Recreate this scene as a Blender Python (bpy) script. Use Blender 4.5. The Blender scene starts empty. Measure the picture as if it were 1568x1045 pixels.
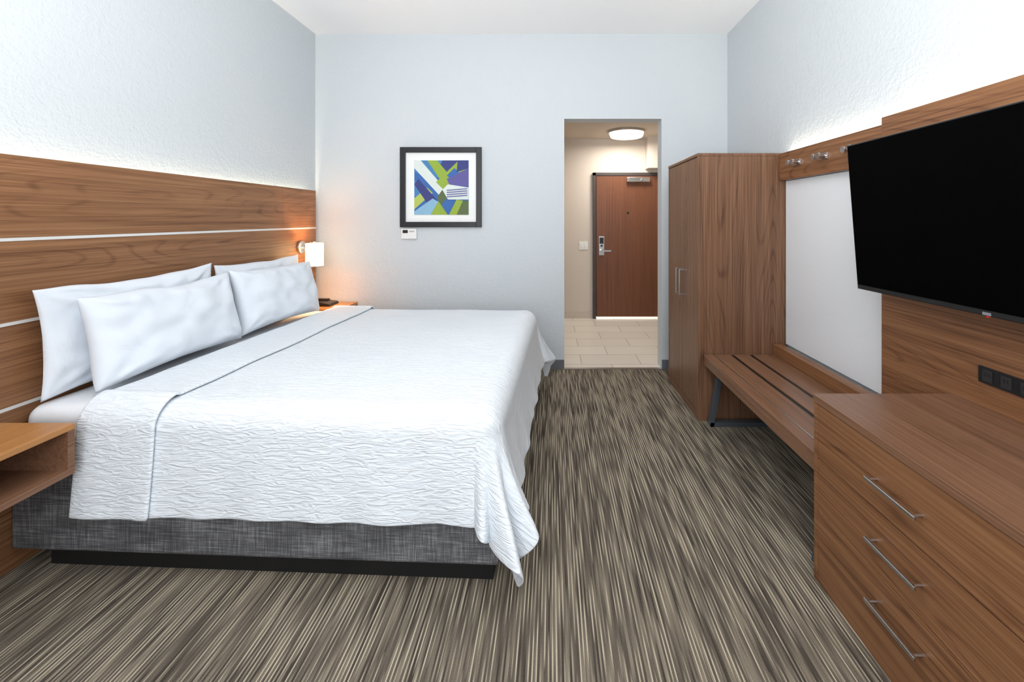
import bpy, bmesh, math, random
from mathutils import Vector, Matrix, noise
random.seed(3)
S = bpy.context.scene
S.view_settings.view_transform = 'Standard'
S.view_settings.look = 'None'
S.view_settings.exposure = 0.0

# ------------------------------------------------------------ helpers
def lin(c):
    return tuple(((v/255)/12.92 if v/255 <= 0.04045 else ((v/255+0.055)/1.055)**2.4) for v in c) + (1.0,)

class NT:
    def __init__(s, name):
        s.m = bpy.data.materials.new(name); s.m.use_nodes = True
        s.t = s.m.node_tree; s.b = s.t.nodes['Principled BSDF']
    def n(s, typ, **kw):
        nd = s.t.nodes.new(typ)
        for k, v in kw.items():
            if k.startswith('i_'):
                key = k[2:]; key = int(key) if key.isdigit() else key.replace('_', ' ')
                nd.inputs[key].default_value = v
            else: setattr(nd, k, v)
        return nd
    def l(s, a, b): s.t.links.new(a, b)
    def pos(s, scale=(1, 1, 1), src='pos', loc=(0,0,0)):
        if src == 'pos': o = s.n('ShaderNodeNewGeometry').outputs['Position']
        elif src == 'uv': o = s.n('ShaderNodeTexCoord').outputs['UV']
        else: o = s.n('ShaderNodeTexCoord').outputs['Object']
        mp = s.n('ShaderNodeMapping'); mp.inputs['Scale'].default_value = scale
        mp.inputs['Location'].default_value = loc
        s.l(o, mp.inputs['Vector']); return mp.outputs[0]
    def noise(s, vec, scale=1, detail=2, rough=.5, dist=0):
        nd = s.n('ShaderNodeTexNoise'); s.l(vec, nd.inputs['Vector'])
        nd.inputs['Scale'].default_value = scale; nd.inputs['Detail'].default_value = detail
        nd.inputs['Roughness'].default_value = rough; nd.inputs['Distortion'].default_value = dist
        return nd.outputs['Fac']
    def math(s, op, a, b=None):
        nd = s.n('ShaderNodeMath', operation=op)
        for i, v in enumerate((a, b)):
            if v is None: continue
            if isinstance(v, (int, float)): nd.inputs[i].default_value = v
            else: s.l(v, nd.inputs[i])
        return nd.outputs[0]
    def ramp(s, fac, stops, interp='LINEAR'):
        nd = s.n('ShaderNodeValToRGB'); cr = nd.color_ramp; cr.interpolation = interp
        while len(cr.elements) < len(stops): cr.elements.new(.5)
        for e, (p, c) in zip(cr.elements, stops): e.position = p; e.color = c
        s.l(fac, nd.inputs[0]); return nd.outputs[0]
    def mix(s, fac, a, b, mode='MIX'):
        nd = s.n('ShaderNodeMix', data_type='RGBA', blend_type=mode)
        for sock, v in ((nd.inputs[0], fac), (nd.inputs[6], a), (nd.inputs[7], b)):
            if isinstance(v, (int, float, tuple)): sock.default_value = v
            else: s.l(v, sock)
        return nd.outputs[2]
    def bump(s, h, strength=.3, dist=.005):
        nd = s.n('ShaderNodeBump'); nd.inputs['Strength'].default_value = strength
        nd.inputs['Distance'].default_value = dist; s.l(h, nd.inputs['Height'])
        s.l(nd.outputs[0], s.b.inputs['Normal'])
    def set(s, col=None, rough=.5, metal=0, spec=None):
        if col is not None:
            if isinstance(col, tuple): s.b.inputs['Base Color'].default_value = col
            else: s.l(col, s.b.inputs['Base Color'])
        s.b.inputs['Roughness'].default_value = rough; s.b.inputs['Metallic'].default_value = metal
        if spec is not None: s.b.inputs['Specular IOR Level'].default_value = spec
        return s.m

def plain(name, rgb, rough=.5, metal=0, var=.04, spec=None):
    m = NT(name); v = m.noise(m.pos(src='obj'), 14, 2)
    c = lin(rgb); d = tuple(max(0, x*(1-var*2)) for x in c[:3])+(1,)
    return m.set(m.mix(v, d, c), rough, metal, spec)

def wood(name, axis='Y', cols=((102, 68, 45), (138, 97, 66), (162, 119, 84)), rough=.38, ring=.55):
    """grain runs along axis: straight fine streaks with thin, slightly wandering dark pore lines"""
    m = NT(name)
    def sc(al, ac):
        return {'X': (al, ac, ac), 'Y': (ac, al, ac), 'Z': (ac, ac, al)}[axis]
    n1 = m.noise(m.pos(sc(.32, 3.2)), 1.0, 1.5, .4, .0)
    w = m.noise(m.pos(sc(3.0, 9.0)), 1.0, 2, .5)
    rings = m.math('SINE', m.math('ADD', m.math('MULTIPLY', n1, 190.0), m.math('MULTIPLY', w, 3.0)))
    line = m.math('POWER', m.math('MAXIMUM', rings, 0.0), 4.0)         # thin lines
    patch = m.noise(m.pos(sc(1.1, 12), loc=(3, 5, 9)), 1.0, 2, .5)
    pm_ = m.ramp(patch, [(.40, (0, 0, 0, 1)), (.60, (1, 1, 1, 1))])
    n2 = m.noise(m.pos(sc(1.6, 190)), 1.0, 3, .6)
    n3 = m.noise(m.pos(sc(.6, 34)), 1.0, 3, .6)
    f = m.math('ADD', m.math('MULTIPLY', n2, .62), m.math('MULTIPLY', n3, .38))
    f = m.math('SUBTRACT', f, m.math('MULTIPLY', m.math('MULTIPLY', line, pm_), .17*ring))
    c = m.ramp(f, [(.32, lin(cols[0])), (.49, lin(cols[1])), (.66, lin(cols[2]))])
    m.bump(n2, .06, .001)
    return m.set(c, rough, 0, .35)

def make(name, verts, faces, mats, parent=None, smooth=False, bevel=0, idx=None, uvs=None, weld=False):
    c = Vector([(min(v[i] for v in verts)+max(v[i] for v in verts))/2 for i in range(3)])
    me = bpy.data.meshes.new(name)
    me.from_pydata([tuple(Vector(v)-c) for v in verts], [], faces)
    if not isinstance(mats, (list, tuple)): mats = [mats]
    for m in mats: me.materials.append(m)
    if idx:
        for p, i in zip(me.polygons, idx): p.material_index = i
    if uvs:
        uvl = me.uv_layers.new(name='UVMap')
        for lp in me.loops: uvl.data[lp.index].uv = uvs[lp.vertex_index]
    me.update()
    bm = bmesh.new(); bm.from_mesh(me); bmesh.ops.recalc_face_normals(bm, faces=bm.faces); bm.to_mesh(me); bm.free()
    if smooth:
        for p in me.polygons: p.use_smooth = True
    o = bpy.data.objects.new(name, me); S.collection.objects.link(o)
    if parent is not None:
        o.parent = parent; o.location = c - parent.location
    else: o.location = c
    if bevel:
        b = o.modifiers.new('Bevel', 'BEVEL'); b.width = bevel; b.segments = 2; b.limit_method = 'ANGLE'; b.angle_limit = math.radians(40)
    return o

class MB:
    def __init__(s): s.v = []; s.f = []; s.i = []
    def box(s, x0, x1, y0, y1, z0, z1, mi=0, M=None):
        k = len(s.v)
        P = [(x0,y0,z0),(x1,y0,z0),(x1,y1,z0),(x0,y1,z0),(x0,y0,z1),(x1,y0,z1),(x1,y1,z1),(x0,y1,z1)]
        if M is not None: P = [tuple(M @ Vector(p)) for p in P]
        s.v += P
        for q in ((0,3,2,1),(4,5,6,7),(0,1,5,4),(1,2,6,5),(2,3,7,6),(3,0,4,7)):
            s.f.append(tuple(k+a for a in q)); s.i.append(mi)
        return s
    def cyl(s, p0, p1, r, mi=0, seg=24, r1=None, caps=True, M=None):
        p0 = Vector(p0); p1 = Vector(p1); r1 = r if r1 is None else r1
        d = (p1-p0).normalized(); a = Vector((0,0,1)) if abs(d.z) < .9 else Vector((1,0,0))
        u = d.cross(a).normalized(); w = d.cross(u); k = len(s.v)
        for p, rad in ((p0, r), (p1, r1)):
            for j in range(seg):
                t = 2*math.pi*j/seg; q = p+u*math.cos(t)*rad+w*math.sin(t)*rad
                if M is not None: q = M @ q
                s.v.append(tuple(q))
        for j in range(seg):
            s.f.append((k+j, k+(j+1)%seg, k+seg+(j+1)%seg, k+seg+j)); s.i.append(mi)
        if caps:
            s.f.append(tuple(k+j for j in range(seg))); s.i.append(mi)
            s.f.append(tuple(k+seg+j for j in range(seg))); s.i.append(mi)
        return s
    def make(s, name, mats, parent=None, bevel=0, smooth=False):
        return make(name, s.v, s.f, mats, parent, smooth, bevel, s.i)

def box(name, b, mat, parent=None, bevel=0):
    return MB().box(*b).make(name, mat, parent, bevel)
def empty(name, loc):
    e = bpy.data.objects.new(name, None); e.location = loc; e.empty_display_size = .1
    S.collection.objects.link(e); return e
def area(name, loc, rot, sx, sy, e, col, parent=None, spread=None, shape='RECTANGLE'):
    L = bpy.data.lights.new(name, 'AREA'); L.shape = shape; L.size = sx; L.size_y = sy; L.energy = e; L.color = col
    if spread: L.spread = spread
    o = bpy.data.objects.new(name, L); S.collection.objects.link(o); o.rotation_euler = rot
    o.location = Vector(loc) - (parent.location if parent else Vector((0,0,0))); o.parent = parent
    return o

# ------------------------------------------------------------ materials
def wallmat(name, rgb, bs=.35):
    m = NT(name); n = m.noise(m.pos(), 85, 2, .5); n2 = m.noise(m.pos(), 34, 2)
    n2 = m.ramp(n2, [(.45, (0, 0, 0, 1)), (.6, (1, 1, 1, 1))])
    m.bump(m.math('ADD', n, m.math('MULTIPLY', n2, .35)), bs, .003)
    return m.set(lin(rgb), .75, 0, .25)
M_wall = wallmat('wall_paint', (204, 210, 214), .6)
M_hall = wallmat('hall_paint', (212, 202, 192), .15)
M_ceil = wallmat('ceiling_paint', (248, 248, 248), .15)
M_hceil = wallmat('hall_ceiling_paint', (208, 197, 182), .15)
M_woodY = wood('walnut_grain_y', 'Y')
M_woodZ = wood('walnut_grain_z', 'Z', ((84, 58, 43), (118, 85, 63), (142, 106, 81)), ring=.7)
M_woodR = wood('walnut_dresser', 'Y', ((94, 60, 38), (132, 90, 59), (156, 112, 77)))
M_woodT = wood('walnut_top', 'Y', ((98, 68, 50), (126, 91, 69), (144, 107, 83)), .3, .3)
M_door = wood('door_veneer', 'Z', ((92, 56, 38), (110, 69, 48), (122, 79, 56)), .4, .2)
M_alu = plain('brushed_aluminium', (205, 205, 205), .3, 1)
M_strip = plain('white_reveal_strip', (226, 226, 224), .4)
M_chrome = plain('satin_chrome', (205, 205, 207), .22, 1)
M_black = plain('black_plastic', (18, 18, 20), .35)
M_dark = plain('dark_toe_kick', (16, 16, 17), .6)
M_steel = plain('dark_steel', (78, 84, 90), .45, .2)
M_base = plain('baseboard_vinyl', (104, 108, 114), .5)
M_hbase = plain('hall_baseboard', (205, 195, 184), .5)
M_white = plain('white_plastic', (236, 236, 234), .4)
M_panelw = wallmat('white_wall_panel', (232, 235, 238), .12)
M_screen = NT('tv_screen').set((.0008, .0008, .0009, 1), .5, 0, .02)
M_sheet = plain('white_sheet', (236, 239, 243), .8, var=.01)
M_frame = plain('black_frame', (24, 24, 28), .4)
M_mat = plain('mat_board', (240, 242, 240), .8, var=.01)

def carpet():
    m = NT('striped_carpet')
    g = m.n('ShaderNodeNewGeometry').outputs['Position']; sx = m.n('ShaderNodeSeparateXYZ'); m.l(g, sx.inputs[0])
    def cols(pitch, ylen, off):
        cell = m.math('FLOOR', m.math('MULTIPLY', sx.outputs['X'], 1/pitch))
        cb = m.n('ShaderNodeCombineXYZ'); m.l(m.math('MULTIPLY', cell, 7.317), cb.inputs[0])
        yo = m.math('ADD', m.math('MULTIPLY', sx.outputs['Y'], 1/ylen), off)
        m.l(yo, cb.inputs[1])
        return m.noise(cb.outputs[0], 1, 0, .5)
    # pinstripes: persistent dark/light ribs, with tan dashes that come and go along each rib
    rib = m.math('FRACT', m.math('MULTIPLY', sx.outputs['X'], 1/.0132))
    thin = m.math('LESS_THAN', rib, .36)
    a = cols(.0132, .22, 0); d = cols(.0132, 6.0, 31.7)
    base = cols(.0066, .30, 11.1)
    pz = m.noise(m.pos((2.2, .9, 1)), 1, 2)
    fz = m.noise(m.pos(), 330, 2)
    dash = m.math('ADD', m.math('MULTIPLY', a, .60), m.math('ADD', m.math('MULTIPLY', d, .30), m.math('MULTIPLY', pz, .22)))
    dash = m.ramp(dash, [(.50, (0, 0, 0, 1)), (.64, (1, 1, 1, 1))])
    bf = m.math('ADD', m.math('MULTIPLY', base, .75), m.math('MULTIPLY', fz, .25))
    bc = m.ramp(bf, [(.34, lin((68, 62, 56))), (.50, lin((98, 90, 80))), (.66, lin((132, 122, 107)))])
    lc = m.mix(fz, lin((176, 163, 140)), lin((214, 203, 180)))
    col = m.mix(m.math('MULTIPLY', m.math('MULTIPLY', thin, dash), .85), bc, lc)
    m.bump(fz, .4, .004)
    return m.set(col, .95, 0, .1)
M_carpet = carpet()
def tile():
    m = NT('hall_tile'); br = m.n('ShaderNodeTexBrick')
    m.l(m.pos(), br.inputs['Vector'])
    br.inputs['Color1'].default_value = lin((236, 231, 222)); br.inputs['Color2'].default_value = lin((226, 220, 210))
    br.inputs['Mortar'].default_value = lin((172, 166, 156)); br.inputs['Scale'].default_value = 1
    br.inputs['Mortar Size'].default_value = .004; br.inputs['Brick Width'].default_value = .6; br.inputs['Row Height'].default_value = .3
    n = m.noise(m.pos((2, 8, 1)), 2, 4)
    return m.set(m.mix(m.math('MULTIPLY', n, .25), br.outputs['Color'], lin((200, 192, 178))), .35)
M_tile = tile()
def upholstery():
    m = NT('grey_upholstery')
    a = m.noise(m.pos((9, 9, 220)), 1, 3, .6); b = m.noise(m.pos((240, 240, 9)), 1, 3, .6); c = m.noise(m.pos((4, 4, 9)), 1.4, 3)
    f = m.math('ADD', m.math('MULTIPLY', m.math('ADD', a, b), .38), m.math('MULTIPLY', c, .24))
    col = m.ramp(f, [(.37, lin((66, 66, 68))), (.5, lin((96, 96, 98))), (.62, lin((146, 146, 147)))])
    m.bump(f, .4, .003); return m.set(col, .9, 0, .1)
M_uph = upholstery()
def coverlet_mat():
    m = NT('matelasse_coverlet')
    a = m.noise(m.pos((11, 54, 1), 'uv'), 1, 1.5, .5, .8)
    r = m.math('ABSOLUTE', m.math('SUBTRACT', a, .5))
    h = m.math('MAXIMUM', m.math('SUBTRACT', 1.0, m.math('MULTIPLY', r, 6.5)), 0.0)
    b = m.noise(m.pos((60, 160, 1), 'uv'), 1, 2)
    m.bump(m.math('ADD', h, m.math('MULTIPLY', b, .5)), .5, .006)
    return m.set(lin((231, 237, 243)), .85, 0, .15)
M_cov = coverlet_mat()
def pillow_mat():
    m = NT('pillowcase'); n = m.noise(m.pos(), 7, 3, .5, .8)
    m.bump(n, .3, .02); return m.set(lin((228, 235, 243)), .8, 0, .15)
M_pil = pillow_mat()
def emis(name, rgb, st):
    m = NT(name); m.set(lin(rgb), .4); m.b.inputs['Emission Color'].default_value = lin(rgb); m.b.inputs['Emission Strength'].default_value = st
    return m.m
M_shade = emis('glowing_glass_shade', (255, 212, 158), 6)
M_lamp = emis('glowing_diffuser', (255, 244, 224), 2)
M_led = emis('led_diffuser', (255, 240, 215), 4)

# ------------------------------------------------------------ room shell
XL, XR, YB, YR, H = -2.306, 1.713, 4.076, -1.5, 3.268
CH = 1.465
T = .15
OX0, OX1, OZ = .121, 1.07, 2.44
box('floor', (XL-T, XR+T, YR-T, YB, -.1, 0), M_carpet)
box('floor_hallway', (-.35, 1.95, YB, 6.4, -.1, 0), M_tile)
box('ceiling', (XL-T, XR+T, YR-T, YB+T, H, H+.1), M_ceil)
box('wall_left', (XL-T, XL, YR-T, YB+T, 0, H), M_wall)
box('wall_right', (XR, XR+T, YR-T, YB+T, 0, H), M_wall)
MB().box(XL, OX0, YB, YB+T, 0, H).box(OX1, XR, YB, YB+T, 0, H).box(OX0, OX1, YB, YB+T, OZ, H).make('wall_back', M_wall)
WX0, WX1, WZ0, WZ1 = -1.6, 1.1, .7, 2.7
MB().box(XL, WX0, YR-T, YR, 0, H).box(WX1, XR, YR-T, YR, 0, H).box(WX0, WX1, YR-T, YR, 0, WZ0).box(WX0, WX1, YR-T, YR, WZ1, H).make('wall_rear', M_wall)
w = MB()
for x in (WX0, -.28, WX1-.05): w.box(x, x+.05, YR-.1, YR-.05, WZ0, WZ1)
w.box(WX0, WX1, YR-.1, YR-.05, WZ0, WZ0+.05).box(WX0, WX1, YR-.1, YR-.05, WZ1-.05, WZ1)
w.make('window_1', M_alu)
# hallway
HY = 6.154; HZ = 2.64
box('wall_hall_end', (-.35, 1.95, HY, HY+.12, 0, HZ), M_hall)
box('wall_hall_left', (-.35, -.25, YB+T, HY, 0, HZ), M_hall)
box('wall_hall_right', (1.75, 1.95, YB+T, HY, 0, HZ), M_hall)
box('ceiling_hallway', (-.35, 1.95, YB+T, HY+.12, HZ, HZ+.1), M_hceil)
box('wall_hall_soffit', (1.375, 1.75, 5.95, HY, 2.19, HZ), M_hall)
box('baseboard_hall', (-.25, .60, HY-.012, HY, 0, .10), M_hbase, bevel=.002)
# baseboards
MB().box(XL, OX0-.001, YB-.012, YB, 0, .09).box(OX1+.001, XR, YB-.012, YB, 0, .09).make('baseboard_back', M_base, bevel=.003)
box('baseboard_left', (XL, XL+.01, YR, YB-.012, 0, .09), M_base)
box('baseboard_right', (XR-.012, XR, YR, YB-.012, 0, .09), M_base)
box('trim_threshold', (OX0, OX1, YB-.02, YB+.02, 0, .006), M_alu)

# ------------------------------------------------------------ entry door
e = empty('door_1', (1.1, HY-.03, 0))
fx0, fx1, fz = .60, 1.63, 2.14
MB().box(fx0, fx0+.045, HY-.05, HY, 0, fz).box(fx1-.045, fx1, HY-.05, HY, 0, fz).box(fx0, fx1, HY-.05, HY, fz-.045, fz).make('door_frame', plain('door_frame_paint', (66, 58, 56), .5), e, .003)
box('door_leaf', (fx0+.05, fx1-.05, HY-.04, HY-.002, .03, fz-.05), M_door, e, .003)
box('threshold_glow_strip', (fx0+.05, fx1-.05, HY-.05, HY-.001, .001, .028), emis('threshold_glint', (255, 250, 240), .6), e)  # bright line at the door bottom, its glint given by an emissive material
m = MB()
m.box(.685, .765, HY-.06, HY-.04, .93, 1.21).box(.695, .755, HY-.07, HY-.058, 1.10, 1.19, 1)
m.cyl((.725, HY-.06, 1.0), (.725, HY-.11, 1.0), .02).box(.72, .86, HY-.115, HY-.10, .985, 1.012)
m.cyl((.725, HY-.06, 1.07), (.725, HY-.075, 1.07), .016, 1)
m.make('door_lock', [M_chrome, M_black], e, .003)
m = MB().box(1.09, 1.42, HY-.10, HY-.04, 2.00, 2.065).cyl((1.30, HY-.10, 2.03), (1.30, HY-.13, 2.03), .015)
m.box(1.12, 1.31, HY-.13, HY-.12, 2.05, 2.065)
m.make('door_closer', M_alu, e, .004)
MB().cyl((1.115, HY-.045, 1.55), (1.115, HY-.035, 1.55), .016).make('peephole', M_black, e)
m = MB().box(.40, .53, HY-.008, HY, 1.01, 1.13)
for x in (.425, .475): m.box(x, x+.03, HY-.013, HY-.007, 1.04, 1.10)
m.make('light_switch', M_white, None, .002)
e = empty('ceiling_light', (1.0, 5.6, HZ))
MB().cyl((1.0, 5.6, HZ), (1.0, 5.6, HZ-.03), .245, 0, 48).make('canopy_ring', M_chrome, e, .004)
MB().cyl((1.0, 5.6, HZ-.028), (1.0, 5.6, HZ-.085), .23, 0, 48, .21).make('diffuser', M_lamp, e, .012)
area('disc_light', (1.0, 5.6, HZ-.09), (0, 0, 0), .42, .42, 20, (1, .93, .84), e, shape='DISK')

# ------------------------------------------------------------ framed art
e = empty('framed_artwork', (-1.076, YB, 1.77))
x0, x1, z0, z1 = -1.471, -.682, 1.382, 2.159; fw = .052
MB().box(x0, x0+fw, YB-.035, YB-.001, z0, z1).box(x1-fw, x1, YB-.035, YB-.001, z0, z1).box(x0+fw, x1-fw, YB-.035, YB-.001, z0, z0+fw).box(x0+fw, x1-fw, YB-.035, YB-.001, z1-fw, z1).make('frame', M_frame, e, .003)
box('mat_board', (x0+fw, x1-fw, YB-.012, YB-.002, z0+fw, z1-fw), M_mat, e)
ax0, ax1, az0, az1 = -1.337, -.809, 1.503, 2.032
pal = {'b': (58, 106, 176), 'n': (58, 66, 128), 'l': (140, 186, 214), 'g': (150, 176, 64), 'o': (92, 108, 68), 'w': (220, 230, 226), 'p': (96, 92, 156), 'y': (182, 198, 96), 't': (72, 132, 186)}
pm = {k: plain('print_'+k, v, .7, var=.06) for k, v in pal.items()}
keys = list(pal)
polys = [('b', [(0,0),(1,0),(1,1),(0,1)]),
 ('t', [(0,1),(.5,1),(.62,.8),(.3,.6),(0,.8)]),
 ('t', [(0,.62),(0,.28),(.3,.42),(.12,.62)]),
 ('y', [(0,.30),(0,.10),(.34,.40),(.24,.50)]),
 ('n', [(.52,1),(.80,1),(.62,.66),(.42,.80)]),
 ('g', [(.24,1),(.42,1),(.64,.74),(.52,.58)]),
 ('n', [(0,.56),(.08,.66),(.48,.20),(.34,.06)]),
 ('w', [(0,1),(.12,1),(.58,.46),(.46,.36),(0,.86)]),
 ('g', [(.30,.0),(.62,0),(.44,.26)]),
 ('g', [(.40,.60),(.60,.40),(.98,.80),(.80,.98)]),
 ('b', [(.60,.72),(.74,.60),(.88,.72),(.74,.86)]),
 ('l', [(0,0),(.30,0),(.44,.24),(.34,.30),(0,.06)]),
 ('p', [(.60,.66),(1,.86),(1,.52),(.66,.52)]),
 ('n', [(1,.86),(1,1),(.80,1),(.78,.78)]),
 ('w', [(.50,.44),(.62,.56),(1,.50),(1,.28),(.58,.28)]),
 ('o', [(.42,.32),(.52,.46),(.62,.28),(.50,.18)]),
 ('b', [(.50,.18),(.64,0),(.74,.22),(.60,.30)]),
 ('g', [(.64,0),(.78,0),(.90,.26),(.78,.28)]),
 ('o', [(.78,0),(1,0),(1,.26),(.90,.26)])]
V, F, I = [], [], []
for k, (c, pts) in enumerate(polys):
    b = len(V); y = YB-.013-.0004*k
    V += [(ax0+p[0]*(ax1-ax0), y, az0+p[1]*(az1-az0)) for p in pts]; F.append(tuple(range(b, b+len(pts)))); I.append(keys.index(c))
for y0_ in (.47, .43, .39, .35):
    b = len(V); y = YB-.0235
    V += [(ax0+.60*.528, y, az0+(y0_-.03)*.529), (ax0+.98*.528, y, az0+y0_*.529), (ax0+.98*.528, y, az0+(y0_+.016)*.529), (ax0+.60*.528, y, az0+(y0_-.014)*.529)]
    F.append((b, b+1, b+2, b+3)); I.append(keys.index('p'))
make('geometric_print', V, F, [pm[k] for k in keys], e, idx=I)
MB().box(-1.459, -1.312, YB-.028, YB-.001, 1.27, 1.368, 0).box(-1.445, -1.395, YB-.031, YB-.026, 1.325, 1.355, 1).box(-1.38, -1.33, YB-.031, YB-.026, 1.335, 1.350, 2).make('thermostat', [M_white, M_black, M_alu], None, .004)

# ------------------------------------------------------------ headboard
HX = -2.25; HY0, HY1 = .2, 3.985
e = empty('headboard', (HX, 2.1, 0))
box('backing', (HX-.035, HX-.012, HY0, HY1, .02, 1.72), M_dark, e)
for i, (a, b) in enumerate(((1.385, 1.732), (1.034, 1.371), (.683, 1.021), (.0, .670))):
    ys = (HY0, 3.495, HY1) if i == 0 else (HY0, HY1)
    for j in range(len(ys)-1):
        box('board_%d%s' % (i+1, 'ab'[j]), (HX-.02, HX, ys[j]+(.001 if j else 0), ys[j+1]-.001, a, b), M_woodY, e, .0015)
for i, zc in enumerate((1.378, 1.0275, .6765)):
    box('reveal_strip_%d' % (i+1), (HX-.015, HX+.002, HY0, HY1, zc-.0068, zc+.0068), M_strip, e)
box('wall_cleat', (XL+.001, HX-.035, HY0+.1, HY1-.1, 1.50, 1.60), M_dark, e)
box('led_channel', (XL+.006, HX-.036, HY0+.02, HY1-.02, 1.63, 1.64), M_led, e)
area('led_light', (XL+.028, (HY0+HY1)/2, 1.665), (math.pi, 0, 0), .03, HY1-HY0-.1, 28, (1, .89, .64), e)

# ------------------------------------------------------------ sconce
sy = 3.735
e = empty('wall_sconce', (HX, sy, 1.2))
m = MB().cyl((HX+.001, sy, 1.21), (HX+.022, sy, 1.21), .055, 0, 32).cyl((HX+.02, sy, 1.21), (-2.12, sy, 1.21), .012)
m.cyl((-2.12, sy, 1.21), (-2.12, sy, 1.262), .012).cyl((-2.12, sy, 1.245), (-2.12, sy, 1.262), .035)
m.make('bracket', M_chrome, e, .002)
MB().cyl((-2.12, sy, 1.045), (-2.12, sy, 1.245), .072, 0, 40, caps=False).make('glass_shade', M_shade, e, smooth=True)
L = bpy.data.lights.new('sconce_bulb', 'POINT'); L.energy = 12; L.color = (1, .70, .38); L.shadow_soft_size = .03
o = bpy.data.objects.new('bulb_light', L); S.collection.objects.link(o); o.parent = e; o.location = (.13, 0, -.06)

# ------------------------------------------------------------ nightstands
def nightstand(y0, y1):
    e = empty('nightstand', (-2.06, (y0+y1)/2, .56))
    X0, X1, Z0, Z1, t = HX+.003, -1.88, .462, .66, .024
    box('top', (X0, X1, y0, y1, Z1-t, Z1), M_woodY2, e, .002)
    box('bottom', (X0, X1, y0, y1, Z0, Z0+t), M_woodT, e, .002)
    box('side_1', (X0, X1-.001, y0, y0+t, Z0+t, Z1-t), M_woodT, e)
    box('side_2', (X0, X1-.001, y1-t, y1, Z0+t, Z1-t), M_woodT, e)
    box('back', (X0, X0+.015, y0+t, y1-t, Z0+t, Z1-t), M_woodT, e)
    return e
M_woodY2 = wood('lit_walnut_top', 'Y', ((150, 100, 56), (178, 124, 72), (196, 142, 88)), ring=.3)  # walnut for the nightstand tops, with the warm light on them put into the colour
nightstand(1.16, 1.648)
nightstand(3.70, 4.05)
e = empty('telephone', (-2.1, 3.9, .661))
V = [(-2.19,3.82,.661),(-2.03,3.82,.661),(-2.03,3.99,.661),(-2.19,3.99,.661),(-2.19,3.82,.705),(-2.04,3.82,.682),(-2.04,3.99,.682),(-2.19,3.99,.705)]
make('phone_base', V, [(0,3,2,1),(4,5,6,7),(0,1,5,4),(1,2,6,5),(2,3,7,6),(3,0,4,7)], M_black, e, bevel=.005)
MB().box(-2.185, -2.05, 3.83, 3.87, .705, .73).make('handset', M_black, e, .008)

# ------------------------------------------------------------ bed
TH = math.radians(2.4); BO = Vector((HX+.003, 1.735, 0))
def bed(u, v, z): return (BO.x+u*math.cos(TH)+v*math.sin(TH), BO.y-u*math.sin(TH)+v*math.cos(TH), z)
BM = Matrix(((math.cos(TH), math.sin(TH), 0, BO.x), (-math.sin(TH), math.cos(TH), 0, BO.y), (0, 0, 1, 0), (0, 0, 0, 1)))
U, W = 2.04, 1.93
bedE = empty('king_bed', (-1.2, 2.6, 0))
MB().box(.0, U-.0, 0, W, .09, .40, M=BM).make('upholstered_base', M_uph, bedE, .012)
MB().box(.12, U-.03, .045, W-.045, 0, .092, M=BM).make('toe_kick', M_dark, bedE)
def soft_box(name, u0, u1, v0, v1, z0, z1, mat, r=.06):
    o = MB().box(u0, u1, v0, v1, z0, z1, M=BM).make(name, mat, bedE)
    b = o.modifiers.new('Bevel', 'BEVEL'); b.width = r; b.segments = 6
    for p in o.data.polygons: p.use_smooth = True
    return o
soft_box('mattress', .01, U-.02, .02, W-.02, .395, .672, M_sheet)
TOP = .690; RR = .095
def drape(a, b, off, Tl):
    """flat cloth coordinate (a along bed, b across) -> bed local"""
    R = RR
    da = max(0, a-(U-R)); dn = max(0, R-b); df = max(0, b-(W-R))
    db = dn if dn > 0 else df; sgn = -1 if dn > 0 else 1
    ca, cb = min(a, U-R), min(max(b, R), W-R)
    r = math.hypot(da, db)
    wob = .005*noise.noise((a*3, b*3, 1.3))+.003*noise.noise((a*8, b*8, 4.3))
    if r < 1e-6: return bed(ca, cb, TOP+off+wob)
    ph = math.atan2(db, da); c2 = math.sin(2*ph) if da > 0 and db > 0 else 0
    Re = R+off; al = R*math.pi/2
    if r < al:
        th = r/R; out = Re*math.sin(th); dz = R-Re*math.cos(th)
    else:
        k = r-al; s = min(1, k/.35)
        along = a if (db > 0 and da <= 0) else b
        if da > 0 and db > 0: along = U-R if ph > math.pi/4 else (R if sgn < 0 else W-R)
        wv = .035*noise.noise((along*2.2, 3.1+sgn, 0))+.06*noise.noise((along*6.5, 9.7+sgn, 0))
        if da > 0 and ph < math.pi/4: wv = wv*1.3+.13
        blend = 1-c2
        tilt = math.radians(3.5)+wv*blend*s
        if c2 > 0:
            g = c2**.5 if ph < math.pi/4 else c2**1.1
            tilt += math.radians(18)*g + .16*s*math.sin(ph*15+.3)*c2**.6
        out = Re+k*math.sin(tilt); dz = R+k*math.cos(tilt)
    return bed(ca+out*math.cos(ph), cb+sgn*out*math.sin(ph), TOP+off*(1 if r < al else 0)-dz+wob*max(0, 1-r*4))
def cloth(name, a0, a1, off, Tl, mat, step=.014, thick=.006):
    b0, b1 = RR-Tl, W-RR+Tl
    na = int((a1-a0)/step); nb = int((b1-b0)/step)
    V, UV = [], []
    for i in range(na+1):
        for j in range(nb+1):
            a = a0+(a1-a0)*i/na; t = j/nb; b = b0+(b1-b0)*t
            V.append(drape(a, b, off, Tl)); UV.append((a, b))
    F = [(i*(nb+1)+j, (i+1)*(nb+1)+j, (i+1)*(nb+1)+j+1, i*(nb+1)+j+1) for i in range(na) for j in range(nb)]
    o = make(name, V, F, mat, bedE, smooth=True, uvs=UV)
    so = o.modifiers.new('Solidify', 'SOLIDIFY'); so.thickness = thick; so.offset = 1
    sb = o.modifiers.new('Subsurf', 'SUBSURF'); sb.levels = 1; sb.render_levels = 1
    return o
TL = .485
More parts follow.
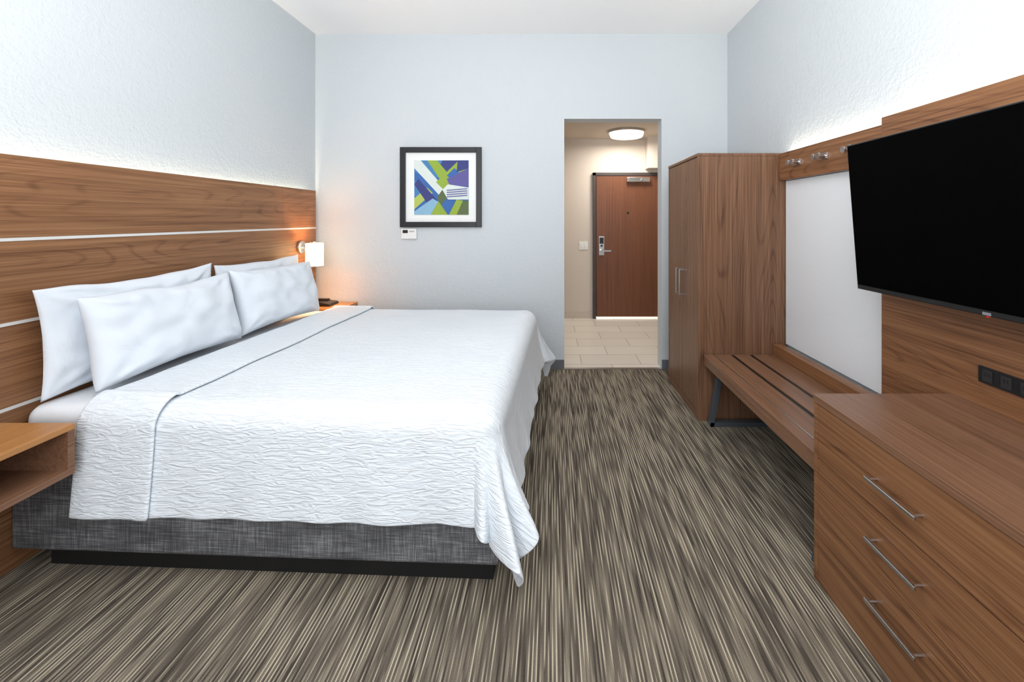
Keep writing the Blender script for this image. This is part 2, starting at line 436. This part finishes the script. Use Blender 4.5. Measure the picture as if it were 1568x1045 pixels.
cloth('coverlet', .34, U-RR+TL, .0, TL, M_cov)
cloth('folded_turndown', .31, .64, .010, TL-.0, M_cov, thick=.014)

# ------------------------------------------------------------ pillows
def pillow(c, w, h, t, lean, yaw, seed, roll=0, pw=.5):
    N = 44; V = []; F = []
    Mx = Matrix.Translation(c) @ Matrix.Rotation(yaw, 4, 'Z') @ Matrix.Rotation(-lean, 4, 'Y') @ Matrix.Rotation(roll, 4, 'X')
    for side in (1, -1):
        for i in range(N+1):
            for j in range(N+1):
                u = -1+2*i/N; v = -1+2*j/N
                uu = math.sin(u*math.pi/2)*.5+u*.5; vv = math.sin(v*math.pi/2)*.5+v*.5
                e = max(0, (1-abs(uu)**3.0))*max(0, (1-abs(vv)**2.6))
                th = t/2*e**pw*(1-.22*vv)
                y = w/2*uu*(1-.05*(1-vv*vv)); z = h/2*vv*(1-.10*(1-uu*uu))
                z += .012*noise.noise((uu*2.2, seed*3.1, vv))*(1 if vv > 0 else .2)
                nz = .022*noise.noise((uu*1.6+seed, vv*1.6, side))+.012*noise.noise((uu*4+seed, vv*3, side*2))
                cx = 1-abs(uu); cz = 1-abs(vv); rr = math.hypot(cx, cz)
                an = math.atan2(cz, cx)
                nz += .009*math.sin(an*9+seed+uu)*max(0, 1-abs(rr-.3)/.35)
                nz += .004*math.sin(uu*22+3*noise.noise((uu*3, vv*3, seed)))*max(0, 1-abs(abs(vv)-.8)/.25)
                th = max(.0, th+nz*min(1, e*2.5))
                V.append(tuple(Mx @ Vector((side*th, y, z))))
    n1 = (N+1)**2
    for s in (0, 1):
        for i in range(N):
            for j in range(N):
                k = s*n1+i*(N+1)+j; q = (k, k+1, k+N+2, k+N+1); F.append(q if s else q[::-1])
    me_o = make('pillow', V, F, M_pil, None, smooth=True)
    bm = bmesh.new(); bm.from_mesh(me_o.data); bmesh.ops.remove_doubles(bm, verts=bm.verts, dist=.0006); bmesh.ops.recalc_face_normals(bm, faces=bm.faces); bm.to_mesh(me_o.data); bm.free()
    for p in me_o.data.polygons: p.use_smooth = True
    return me_o
D = math.radians
pillow((-2.160, 2.21, .935), .90, .48, .11, D(3), D(-1.5), 1, D(1))
pillow((-2.160, 3.13, .930), .86, .47, .11, D(3), D(-1.5), 2)
pillow((-2.030, 2.245, .912), .84, .43, .18, D(12), D(-1), 3, D(0), .45)
pillow((-2.015, 3.095, .912), .82, .43, .18, D(12), D(-3), 4, D(-1), .45)

# ------------------------------------------------------------ wardrobe
e = empty('wardrobe', (1.38, 3.4, 0))
wy0, wy1, wz = 3.025, 3.79, 1.94; wx0, wx1 = 1.058, 1.695
box('side_near', (wx0+.0, wx1, wy0, wy0+.022, 0, wz-.022), M_woodZ, e, .0015)
box('side_far', (wx0, wx1, wy1-.022, wy1, 0, wz-.022), M_woodZ, e, .0015)
box('top_panel', (wx0-.002, wx1, wy0-.002, wy1+.002, wz-.022, wz), M_woodZ, e, .002)
box('carcass', (wx0+.025, wx1-.005, wy0+.022, wy1-.022, .0, wz-.022), M_dark, e)
ym = (wy0+wy1)/2
box('door_a', (wx0+.003, wx0+.024, wy0+.024, ym-.002, .06, wz-.026), M_woodZ, e, .002)
box('door_b', (wx0+.003, wx0+.024, ym+.002, wy1-.024, .06, wz-.026), M_woodZ, e, .002)
box('kick_rail', (wx0+.004, wx0+.024, wy0+.022, wy1-.022, 0, .056), M_woodZ, e)
m = MB()
for y in (ym-.045, ym+.045):
    m.box(wx0-.035, wx0-.025, y-.006, y+.006, .85, 1.06)
    for z in (.85, 1.048): m.box(wx0-.028, wx0+.005, y-.006, y+.006, z, z+.012)
m.make('handles', M_chrome, e, .002)

# ------------------------------------------------------------ luggage bench
e = empty('luggage_bench', (1.35, 2.4, 0))
by0, by1 = 1.735, 3.015; bz = .485
for i, (a, b) in enumerate(((1.096, 1.163), (1.169, 1.285), (1.312, 1.42), (1.447, 1.598))):
    box('slat_%d' % (i+1), (a, b, by0, by1, bz-.045, bz), M_woodT, e, .002)
box('metal_inlay', (1.163, 1.169, by0, by1, bz-.04, bz+.001), M_alu, e)
for i, (a, b) in enumerate(((1.285, 1.312), (1.42, 1.447))):
    box('groove_%d' % (i+1), (a, b, by0, by1, bz-.04, bz-.006), M_black, e)
box('front_apron', (1.094, 1.116, by0, by1, bz-.07, bz-.045), M_woodT, e)
box('back_rail', (1.60, 1.66, by0-.02, by1+.005, .40, .56), M_woodR, e, .002)
def bar(m, p0, p1, wY, t):
    p0 = Vector(p0); p1 = Vector(p1); d = (p1-p0); L_ = d.length; d.normalize()
    ang = math.atan2(d.x, d.z); Mx = Matrix.Translation(p0) @ Matrix.Rotation(ang, 4, 'Y')
    m.box(-t/2, t/2, -wY/2, wY/2, 0, L_, 0, Mx)
for k, y in enumerate((2.96, 1.765)):
    m = MB(); bar(m, (1.20, y, bz-.045), (1.125, y, .0), .05, .03); bar(m, (1.48, y, bz-.045), (1.56, y, 0), .05, .03)
    m.box(1.112, 1.573, y-.025, y+.025, 0, .03); m.box(1.19, 1.49, y-.025, y+.025, bz-.07, bz-.045)
    m.make('sled_leg_%d' % (k+1), M_steel, e, .001)

# ------------------------------------------------------------ hook rail, white panel, tv panel
e = empty('coat_hook_rail', (1.66, 2.6, 1.83))
box('rail_board', (1.645, 1.67, 2.085, 3.018, 1.738, 1.934), M_woodR, e, .002)
box('rail_cleat', (1.67, XR-.001, 2.2, 2.98, 1.76, 1.80), M_dark, e)
for k, y in enumerate((2.80, 2.53, 2.26)):
    m = MB().box(1.635, 1.645, y-.045, y+.045, 1.824, 1.862)
    for dy in (-.027, .027):
        m.cyl((1.64, y+dy, 1.843), (1.60, y+dy, 1.843), .009).cyl((1.606, y+dy, 1.843), (1.588, y+dy, 1.843), .019)
    m.make('double_hook_%d' % (k+1), M_chrome, e, .001)
area('led_light', (1.692, 2.55, 1.90), (math.pi, 0, 0), .02, .88, 2.4, (1, .92, .74), e)
box('white_wall_panel', (1.69, XR, 2.09, 3.02, .56, 1.736), M_panelw, None, .002)
e = empty('television_wall_panel', (1.66, 1.0, 1.3))
box('panel_board', (1.64, 1.668, .05, 2.08, .56, 1.968), M_woodR, e, .002)
box('panel_cleat', (1.668, XR-.001, .2, 1.95, 1.6, 1.7), M_dark, e)
box('panel_end', (1.668, 1.69, 2.05, 2.08, .56, 1.70), M_strip, e)
area('led_light', (1.692, 1.06, 1.93), (math.pi, 0, 0), .02, 1.95, 9, (1, .92, .74), e)
m = MB().box(1.632, 1.64, 1.40, 1.60, .843, .905, 0)
for y in (1.435, 1.50, 1.565):
    m.box(1.629, 1.633, y-.018, y+.018, .852, .896, 1)
    m.box(1.6275, 1.6295, y-.008, y-.004, .872, .886, 2); m.box(1.6275, 1.6295, y+.004, y+.008, .872, .886, 2)
m.make('power_outlet', [M_black, plain('outlet_grey', (40, 40, 42), .4), M_dark], None, .001)

# ------------------------------------------------------------ television
TVW, TVH = 1.225, .705
c = Vector((1.48, 2.06-TVW/2, 1.478))
e = empty('television', c)
Mt = Matrix.Translation(c) @ Matrix.Rotation(D(.5), 4, 'X').inverted() @ Matrix.Rotation(D(-4.0), 4, 'Y')
MB().box(0, .022, -TVW/2, TVW/2, -TVH/2, TVH/2, M=Mt).make('bezel_case', M_black, e, .003)
MB().box(-.0015, .001, -TVW/2+.006, TVW/2-.006, -TVH/2+.022, TVH/2-.006, M=Mt).make('screen', M_screen, e)
MB().box(.02, .055, -.4, .4, -TVH/2+.03, .15, M=Mt).make('rear_housing', M_black, e, .01)
MB().box(-.002, .004, .0-.014, .014, -TVH/2+.004, -TVH/2+.014, M=Mt).make('badge', plain('badge_grey', (140, 140, 146), .4), e)
MB().box(.001, .006, -.004, .004, -TVH/2-.003, -TVH/2+.001, M=Mt).make('standby_led', emis('standby_red', (200, 20, 20), .8), e)
MB().box(c.x+.05, 1.64, c.y-.12, c.y+.12, c.z-.12, c.z+.12).make('wall_mount', M_steel, e, .003)

# ------------------------------------------------------------ dresser
e = empty('dresser', (1.36, .9, 0))
dy0, dy1, dz, dx = .10, 1.707, .75, 1.07
box('top_slab', (dx-.004, 1.64, dy0-.002, dy1+.002, dz-.028, dz), M_woodT, e, .002)
box('end_panel_far', (dx, 1.64, dy1-.02, dy1, 0, dz-.028), M_woodR, e, .0015)
box('end_panel_near', (dx, 1.64, dy0, dy0+.02, 0, dz-.028), M_woodR, e, .0015)
box('carcass', (dx+.022, 1.635, dy0+.02, dy1-.02, .02, dz-.028), M_dark, e)
box('bottom_rail', (dx+.003, dx+.022, dy0+.02, dy1-.02, 0, .095), M_woodR, e, .001)
ymid = (dy0+dy1)/2
for ci, (a, b) in enumerate(((ymid+.001, dy1-.021), (dy0+.021, ymid-.001))):
    for ri, (za, zb) in enumerate(((.503, .718), (.301, .499), (.098, .297))):
        box('drawer_%d_%d' % (ci+1, ri+1), (dx+.001, dx+.021, a, b, za, zb), M_woodR, e, .0015)
        zc = (.604, .402, .199)[ri]; yc = (a+b)/2
        m = MB().box(dx-.034, dx-.024, yc-.097, yc+.097, zc-.006, zc+.006)
        for yy in (-.085, .085): m.cyl((dx-.028, yc+yy, zc), (dx+.003, yc+yy, zc), .005)
        m.make('handle_%d_%d' % (ci+1, ri+1), M_chrome, e, .002)

# ------------------------------------------------------------ lights
area('daylight_window', (-.25, YR-.02, 1.7), (D(90), 0, 0), 2.6, 1.9, 70, (.94, .97, 1.0))
area('bounce_flash', (-.3, .25, 1.65), (D(180-18), 0, 0), 1.2, 1.2, 100, (.99, .99, 1.0))
wd = bpy.data.worlds.new('World'); S.world = wd; wd.use_nodes = True
bg = wd.node_tree.nodes['Background']; sky = wd.node_tree.nodes.new('ShaderNodeTexSky'); sky.sky_type = 'HOSEK_WILKIE'
wd.node_tree.links.new(sky.outputs[0], bg.inputs[0]); bg.inputs[1].default_value = .6

# ------------------------------------------------------------ camera
cam = bpy.data.cameras.new('camera'); co = bpy.data.objects.new('camera', cam); S.collection.objects.link(co)
co.location = (0, 0, CH); co.rotation_euler = (D(90), 0, 0)
cam.sensor_fit = 'HORIZONTAL'; cam.sensor_width = 36; cam.lens = 36*640/1568
cam.shift_x = -61/1568; cam.shift_y = -187.5/1568; cam.clip_start = .05
S.camera = co
